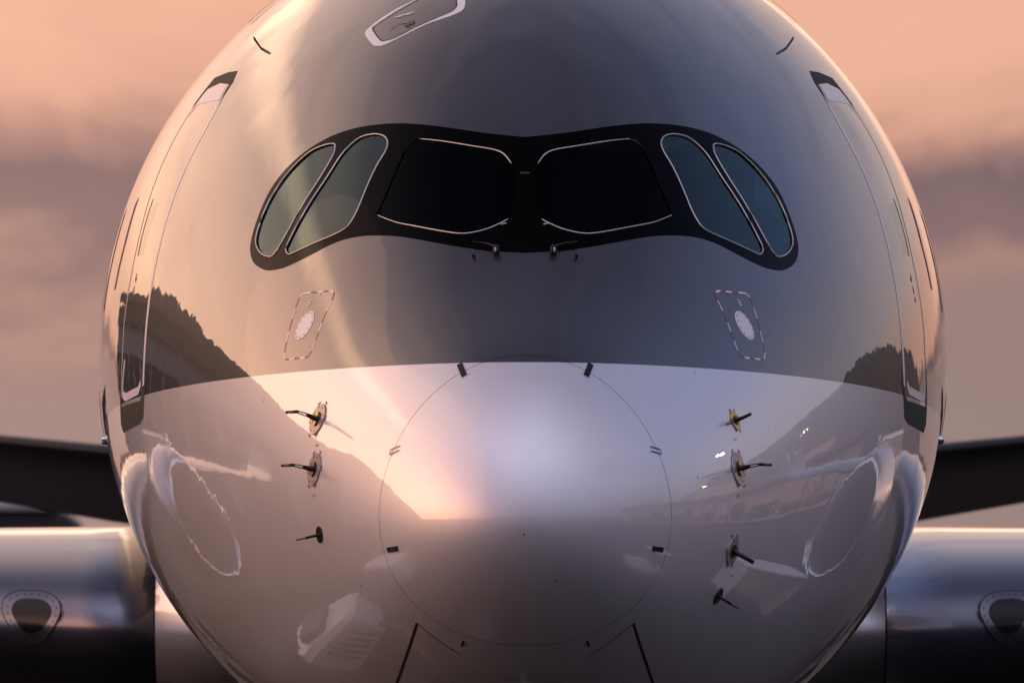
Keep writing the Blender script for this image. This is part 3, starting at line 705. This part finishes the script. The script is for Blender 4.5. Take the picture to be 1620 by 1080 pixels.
# --- wings, tail, engines
def airfoil(n=26):
    up = []
    for i in range(n+1):
        x = 0.5*(1-math.cos(math.pi*i/n))
        t_ = 5*(0.2969*math.sqrt(x)-0.1260*x-0.3516*x*x+0.2843*x**3-0.1036*x**4); up.append((x, t_))
    return [(x, t_) for x, t_ in reversed(up)]+[(x, -t_*0.92) for x, t_ in up[1:]]
def loft(name, secs, mat, s=1, parent=None, caps=True):
    af = airfoil(); vs_ = []; fs = []; n = len(af)
    for (x, y, z, ch, tc, inc, cant) in secs:
        for (u, v) in af:
            dy = u*ch; dz_ = v*tc*ch+0.012*ch*math.sin(math.pi*u)
            dz2 = dz_*math.cos(inc)-dy*math.sin(inc); dy2 = dy*math.cos(inc)+dz_*math.sin(inc)
            vs_.append((s*(x-dz2*math.sin(cant)), y+dy2, ZAX+z+dz2*math.cos(cant)))
    for i in range(len(secs)-1):
        for k in range(n):
            f = (i*n+k, i*n+(k+1) % n, (i+1)*n+(k+1) % n, (i+1)*n+k); fs.append(f if s > 0 else tuple(reversed(f)))
    if caps: fs += [tuple(range(n)), tuple((len(secs)-1)*n+k for k in range(n-1, -1, -1))]
    return obj(name, vs_, fs, mat, parent, True)
def interp(tab, x):
    for i in range(len(tab)-1):
        if tab[i][0] <= x <= tab[i+1][0]:
            u = (x-tab[i][0])/(tab[i+1][0]-tab[i][0]); return tuple(a+(b-a)*u for a, b in zip(tab[i], tab[i+1]))
WING = [(1.6, 21.3, -1.78, 13.6, 0.128, R(1.5), 0), (2.83, 22.4, -1.76, 12.8, 0.130, R(1.5), 0), (6.0, 24.6, -1.62, 10.8, 0.130, R(1.5), 0), (10.5, 27.6, -1.25, 8.4, 0.120, R(1), 0), (18, 32.8, -0.45, 6.0, 0.110, 0, R(4)), (26, 38.3, 0.75, 4.2, 0.10, 0, R(8)), (30, 41.2, 1.75, 3.1, 0.10, 0, R(20)), (31.4, 42.5, 2.5, 2.4, 0.09, 0, R(42)), (32.2, 43.8, 3.4, 1.6, 0.08, 0, R(62)), (32.5, 45.0, 4.3, 0.7, 0.08, 0, R(72))]
M['tinted_nacelle'] = M['white']
for s in (-1, 1):
    sd_ = 'left' if s < 0 else 'right'
    loft('wing_root_fairing', [interp(WING, x) for x in (1.6, 2.2, 2.823)], 'white', s, plane)
    xs_ = [2.837, 3.4, 4.2, 5, 6, 7.5, 9, 10.5, 12, 14, 16, 18, 20, 22, 24, 26, 28, 30, 30.7, 31.4, 31.8, 32.2, 32.5]
    wg = loft('wing', [interp(WING, x) for x in xs_], 'wing', s, plane)
    loft('wing_joint', [tuple([x]+[a for a in interp(WING, 2.83)[1:]]) if False else (x, interp(WING, x)[1]+0.02, *interp(WING, x)[2:]) for x in (2.81, 2.85)], 'dark', s, wg)
    # landing light let into the leading edge
    lx = 3.80
    sec_ = interp(WING, lx)
    def le_point(x, k):
        """point on the nose of the wing section; k runs from below (-) to above (+)"""
        S = interp(WING, x); u = min(0.2, (abs(k)/(1.4845*S[4]*S[3]))**2) if k else 0
        for _ in range(12):
            th = 5*S[4]*S[3]*(0.2969*math.sqrt(u)-0.126*u-0.3516*u*u)*(1 if k > 0 else 0.92)
            if th > 1e-6: u = min(0.25, u*(abs(k)/th)**2)
        return Vector((s*x, S[1]+u*S[3], ZAX+S[2]+k))
    def lens_loop(r_, up_=1.0):
        out = []
        for k in range(40):
            a = 2*math.pi*k/40; rr = r_*(1.0+0.10*math.cos(3*(a+math.pi/2)))
            out.append((lx+s*rr*1.04*math.cos(a), 0.08+rr*0.95*math.sin(a)))
        return out
    def le_patch(name, r_, off, mat, parent):
        vs_ = []; fs = []; rings = 5; lp = lens_loop(r_)
        cx_, cz_ = lx, 0.08
        for j in range(rings+1):
            for (x, k) in lp: vs_.append(le_point(cx_+(x-cx_)*j/rings, cz_+(k-cz_)*j/rings)+Vector((0, -off, 0)))
        for j in range(rings):
            for k in range(40): fs.append((j*40+k, j*40+(k+1) % 40, (j+1)*40+(k+1) % 40, (j+1)*40+k))
        return obj(name, vs_, fs, mat, parent, True)
    ll = le_patch('landing_light', 0.212, 0.010, 'wing', wg)
    lpv = [le_point(x, k)+Vector((0, -0.012, 0)) for x, k in lens_loop(0.218)]
    MB().tube(lpv, 0.004, 6, closed=True).build('light_rim', 'ink', ll, True)
    le_patch('light_window', 0.145, 0.016, 'lamp', ll)
    for x, k in lens_loop(0.185)[::2]:
        q = le_point(x, k); MB().tube([q+Vector((0, -0.008, 0)), q+Vector((0, -0.018, 0))], 0.0055, 6).build('screw', 'ink', ll, True)
    loft('tailplane', [(0.6, 57.6, 0.08, 6.0, 0.070, R(7.2), 0), (4.1, 59.9, 0.44, 4.9, 0.070, R(7.2), 0), (9.4, 63.6, 1.05, 2.3, 0.07, R(7.2), 0)], 'tail', s, plane)
    # engine
    ex, ez, ey = s*10.5, 2.75, 21.2
    nac = MB().lathe([(0.42, 1.50), (0.15, 1.56), (0.03, 1.64), (0.0, 1.70), (0.03, 1.76), (0.15, 1.84), (0.5, 1.93), (1.3, 2.0), (2.4, 2.0), (3.6, 1.9), (4.6, 1.7), (5.2, 1.52), (5.1, 1.40)], 72, 'y', (ex, ey, ez)).build('engine', 'white', plane, True)
    nac['label'] = 'white engine nacelle under the wing'
    MB().lathe([(0.40, 1.503), (0.15, 1.563), (0.028, 1.643), (-0.004, 1.70), (0.028, 1.763), (0.15, 1.844), (0.30, 1.888)], 72, 'y', (ex, ey, ez)).build('intake_lip', 'lip', nac, True)
    MB().lathe([(0.42, 1.50), (1.5, 1.48), (1.6, 0.1)], 60, 'y', (ex, ey, ez)).build('intake_duct', 'cabin', nac, True)
    MB().lathe([(0.75, 0.02), (0.9, 0.14), (1.2, 0.32), (1.45, 0.42)], 32, 'y', (ex, ey, ez)).build('spinner', 'grey', nac, True)
    for k in range(20):
        a = 2*math.pi*k/20; u = Vector((math.cos(a), 0, math.sin(a))); tg = Vector((-math.sin(a), 0, math.cos(a)))
        c_ = Vector((ex, ey+1.3, ez)); q = []
        for rr, tw, cd in ((0.38, 0.5, 0.16), (0.95, 0.85, 0.22), (1.44, 1.1, 0.24)):
            d = tg*math.sin(tw)*cd+Vector((0, math.cos(tw)*cd, 0)); q += [c_+u*rr-d, c_+u*rr+d]
        MB().add(q, [(0, 1, 3, 2), (2, 3, 5, 4)]).build('fan_blade', 'steel', nac, True)
    MB().lathe([(4.4, 1.0), (5.3, 0.95), (6.3, 0.62), (7.0, 0.2)], 32, 'y', (ex, ey, ez)).build('exhaust_cone', 'steel', nac, True)
    MB().box((ex, ey+4.6, ez+1.72), (0.5, 6.0, 1.1), 0.2).build('pylon', 'white', nac)
vs_ = []
fin = [(50.5, 2.5, 9.5), (53.5, 5.5, 7.6), (60.5, 11.9, 3.6)]
af = airfoil(16); n = len(af); fs = []
for (y, z, ch) in fin:
    for (u, v) in af: vs_.append((v*0.10*ch, y+u*ch, ZAX+z))
for i in range(2):
    for k in range(n): fs.append((i*n+k, i*n+(k+1) % n, (i+1)*n+(k+1) % n, (i+1)*n+k))
fs.append(tuple(2*n+k for k in range(n))); obj('tail_fin', vs_, fs, 'grey', plane, True)
MB().lathe([(17.5, 0.3), (19, 1.5), (22, 2.4), (27, 2.62), (36, 2.62), (41, 2.1), (44, 0.8)], 64, 'y', (0, 0, ZAX-1.1)).build('belly_fairing', 'white', plane, True)
def wheels(parent, x, y, r_, wd):
    MB().lathe([(-wd/2, r_*0.55), (-wd/2, r_*0.9), (-wd*0.35, r_), (wd*0.35, r_), (wd/2, r_*0.9), (wd/2, r_*0.55), (0, r_*0.5)], 32, 'x', (x, y, r_)).build('wheel', 'rubber', parent, True)
ng = MB().tube([(0, 5.2, 2.6), (0, 5.0, 0.55)], [0.16, 0.12], 14).build('nose_gear', 'plate', plane, True)
for s in (-1, 1): wheels(ng, s*0.34, 5.0, 0.52, 0.36)
for s in (-1, 1):
    mg = MB().tube([(s*5.3, 34.2, 3.1), (s*5.3, 34.2, 0.8)], [0.26, 0.22], 14).build('main_gear', 'plate', plane, True)
    for dx in (-0.85, 0.85):
        for dy in (-1.0, 1.0): wheels(mg, s*5.3+dx, 34.2+dy, 0.68, 0.5)

# ------------------------------------------------------------------ ground equipment beside the nose (mirrored in the chin)
M['gse'] = plain('equipment_white', (0.68, 0.66, 0.64), 0.4); M['yel'] = plain('equipment_dark', (0.10, 0.09, 0.07), 0.5)
def wheel_at(parent, x, y, r_): MB().lathe([(-0.11, r_*0.4), (-0.11, r_*0.92), (-0.07, r_), (0.07, r_), (0.11, r_*0.92), (0.11, r_*0.4)], 20, 'x', (x, y, r_)).build('wheel', 'rubber', parent, True)
gp = empty('ground_power_unit', (-6.6, 4.6, 0), R(25)); tag(gp, 'white ground power cart standing left of the nose, mirrored in the chin', 'ground cart')
MB().box((0, 0, 1.05), (1.7, 3.0, 1.3), 0.10).build('body', 'gse', gp)
MB().box((0.86, 0.2, 1.05), (0.03, 1.6, 0.8)).build('side_panel', 'cabin', gp)
for i in range(6): MB().box((0.882, -0.45+0.26*i, 1.05), (0.02, 0.12, 0.62)).build('louvre', 'roof', gp)
for x in (-0.7, 0.7):
    for y in (-1.0, 1.0): wheel_at(gp, x, y, 0.33)
MB().tube([(0, -1.5, 0.5), (0, -2.7, 0.35)], 0.05, 8).build('tow_bar', 'yel', gp, True)
bt = empty('baggage_tractor', (6.9, 3.6, 0), R(-20)); tag(bt, 'pale baggage tractor parked right of the nose, mirrored in the chin', 'tractor')
MB().box((0, 0, 0.72), (1.5, 3.0, 0.62), 0.12).build('body', 'gse', bt)
MB().box((0, 0.75, 1.95), (1.4, 1.3, 0.08), 0.03).build('cab_roof', 'gse', bt)
for x in (-0.62, 0.62):
    for y in (0.2, 1.3): MB().tube([(x, y, 1.0), (x, y, 1.93)], 0.035, 8).build('cab_post', 'roof', bt, True)
MB().box((0, 0.9, 1.2), (1.0, 0.45, 0.5), 0.08).build('seat', 'cabin', bt)
for x in (-0.65, 0.65):
    for y in (-0.95, 1.0): wheel_at(bt, x, y, 0.36)
for x in (-0.45, 0.45): MB().tube([(x, -1.49, 0.8), (x, -1.53, 0.8)], 0.09, 12).build('headlight', 'lip', bt, True)

ac = empty('air_conditioning_cart', (-3.9, 6.9, 0), R(-12)); tag(ac, 'white air conditioning cart tucked in beside the nose wheels', 'ground cart')
MB().box((0, 0, 0.95), (1.3, 2.6, 1.2), 0.12).build('body', 'gse', ac)
MB().box((0, 0.2, 1.62), (0.8, 0.9, 0.14), 0.04).build('fan_cover', 'roof', ac)
for i in range(5): MB().box((0.66, -0.8+0.3*i, 0.95), (0.03, 0.14, 0.7)).build('louvre', 'roof', ac)
for x in (-0.55, 0.55):
    for y in (-0.9, 0.9): wheel_at(ac, x, y, 0.28)
MB().tube([(0.5, -1.3, 0.6), (1.2, -1.9, 0.3), (2.4, -1.5, 0.25)], 0.14, 12).build('hose', 'yel', ac, True)
bc = empty('baggage_cart', (7.6, 12.0, 0), R(8)); tag(bc, 'pale curtain-sided baggage cart standing right of the nose wheels', 'baggage cart')
MB().box((0, 0, 0.55), (1.5, 3.0, 0.12), 0.03).build('deck', 'roof', bc)
MB().box((0, 0, 2.05), (1.5, 3.0, 0.08), 0.03).build('canopy', 'gse', bc)
for y in (-1.46, 1.46): MB().box((0, y, 1.3), (1.44, 0.05, 1.42)).build('end_wall', 'gse', bc)
MB().box((0.72, 0, 1.3), (0.04, 2.86, 1.4)).build('curtain', 'gse', bc)
for x in (-0.6, 0.6):
    for y in (-1.0, 1.0): wheel_at(bc, x, y, 0.25)
tg = empty('added_dark_tractor', (0, 0.6, 0)); tag(tg, 'low dark tractor added out of view under the nose to darken the chin', 'tractor')  # unseen tractor, added to give the chin something dark to mirror
MB().box((0, 0, 0.78), (2.5, 5.6, 0.75), 0.16).build('body', 'bay', tg)
MB().box((0, -1.9, 1.22), (1.2, 1.1, 0.22), 0.08).build('bonnet', 'bay', tg)
MB().box((-0.75, 1.2, 1.22), (0.6, 0.7, 0.2), 0.06).build('seat', 'cabin', tg)
for x in (-1.1, 1.1):
    for y in (-1.8, 1.7): wheel_at(tg, x, y, 0.5)
MB().tube([(0, 2.7, 0.55), (0, 4.1, 0.5)], 0.07, 10).build('tow_bar', 'yel', tg, True)

# far building whose dark roof edge shows behind the left wing
MB().box((-24.5, 330, 4.3), (20, 16, 8.6)).build('wall', 'clad', cn)
ro = MB(); ro.add([(-38, 318, 8.7), (-11.6, 318, 8.7), (-11.1, 318, 9.75), (-38, 318, 9.75), (-38, 344, 8.7), (-11.6, 344, 8.7), (-11.1, 344, 9.75), (-38, 344, 9.75)], [(0, 1, 2, 3), (7, 6, 5, 4), (1, 5, 6, 2), (0, 3, 7, 4), (3, 2, 6, 7), (0, 4, 5, 1)]); ro.build('roof', 'roof', cn)
MB().box((-24.6, 331, 9.84), (26.9, 26.6, 0.16)).build('roof_edge', 'pier', cn)
for i in range(4): MB().box((-31+5*i, 319.5, 4.34), (0.5, 0.5, 8.68)).build('pier', 'pier', cn)

for o in bpy.data.objects:
    if o.parent and o.name.split('.')[0] in ('stencil_mark', 'fastener', 'hatch_handle') and o.type == 'MESH': o['kind'] = 'stuff'
scene.render.engine = 'CYCLES'
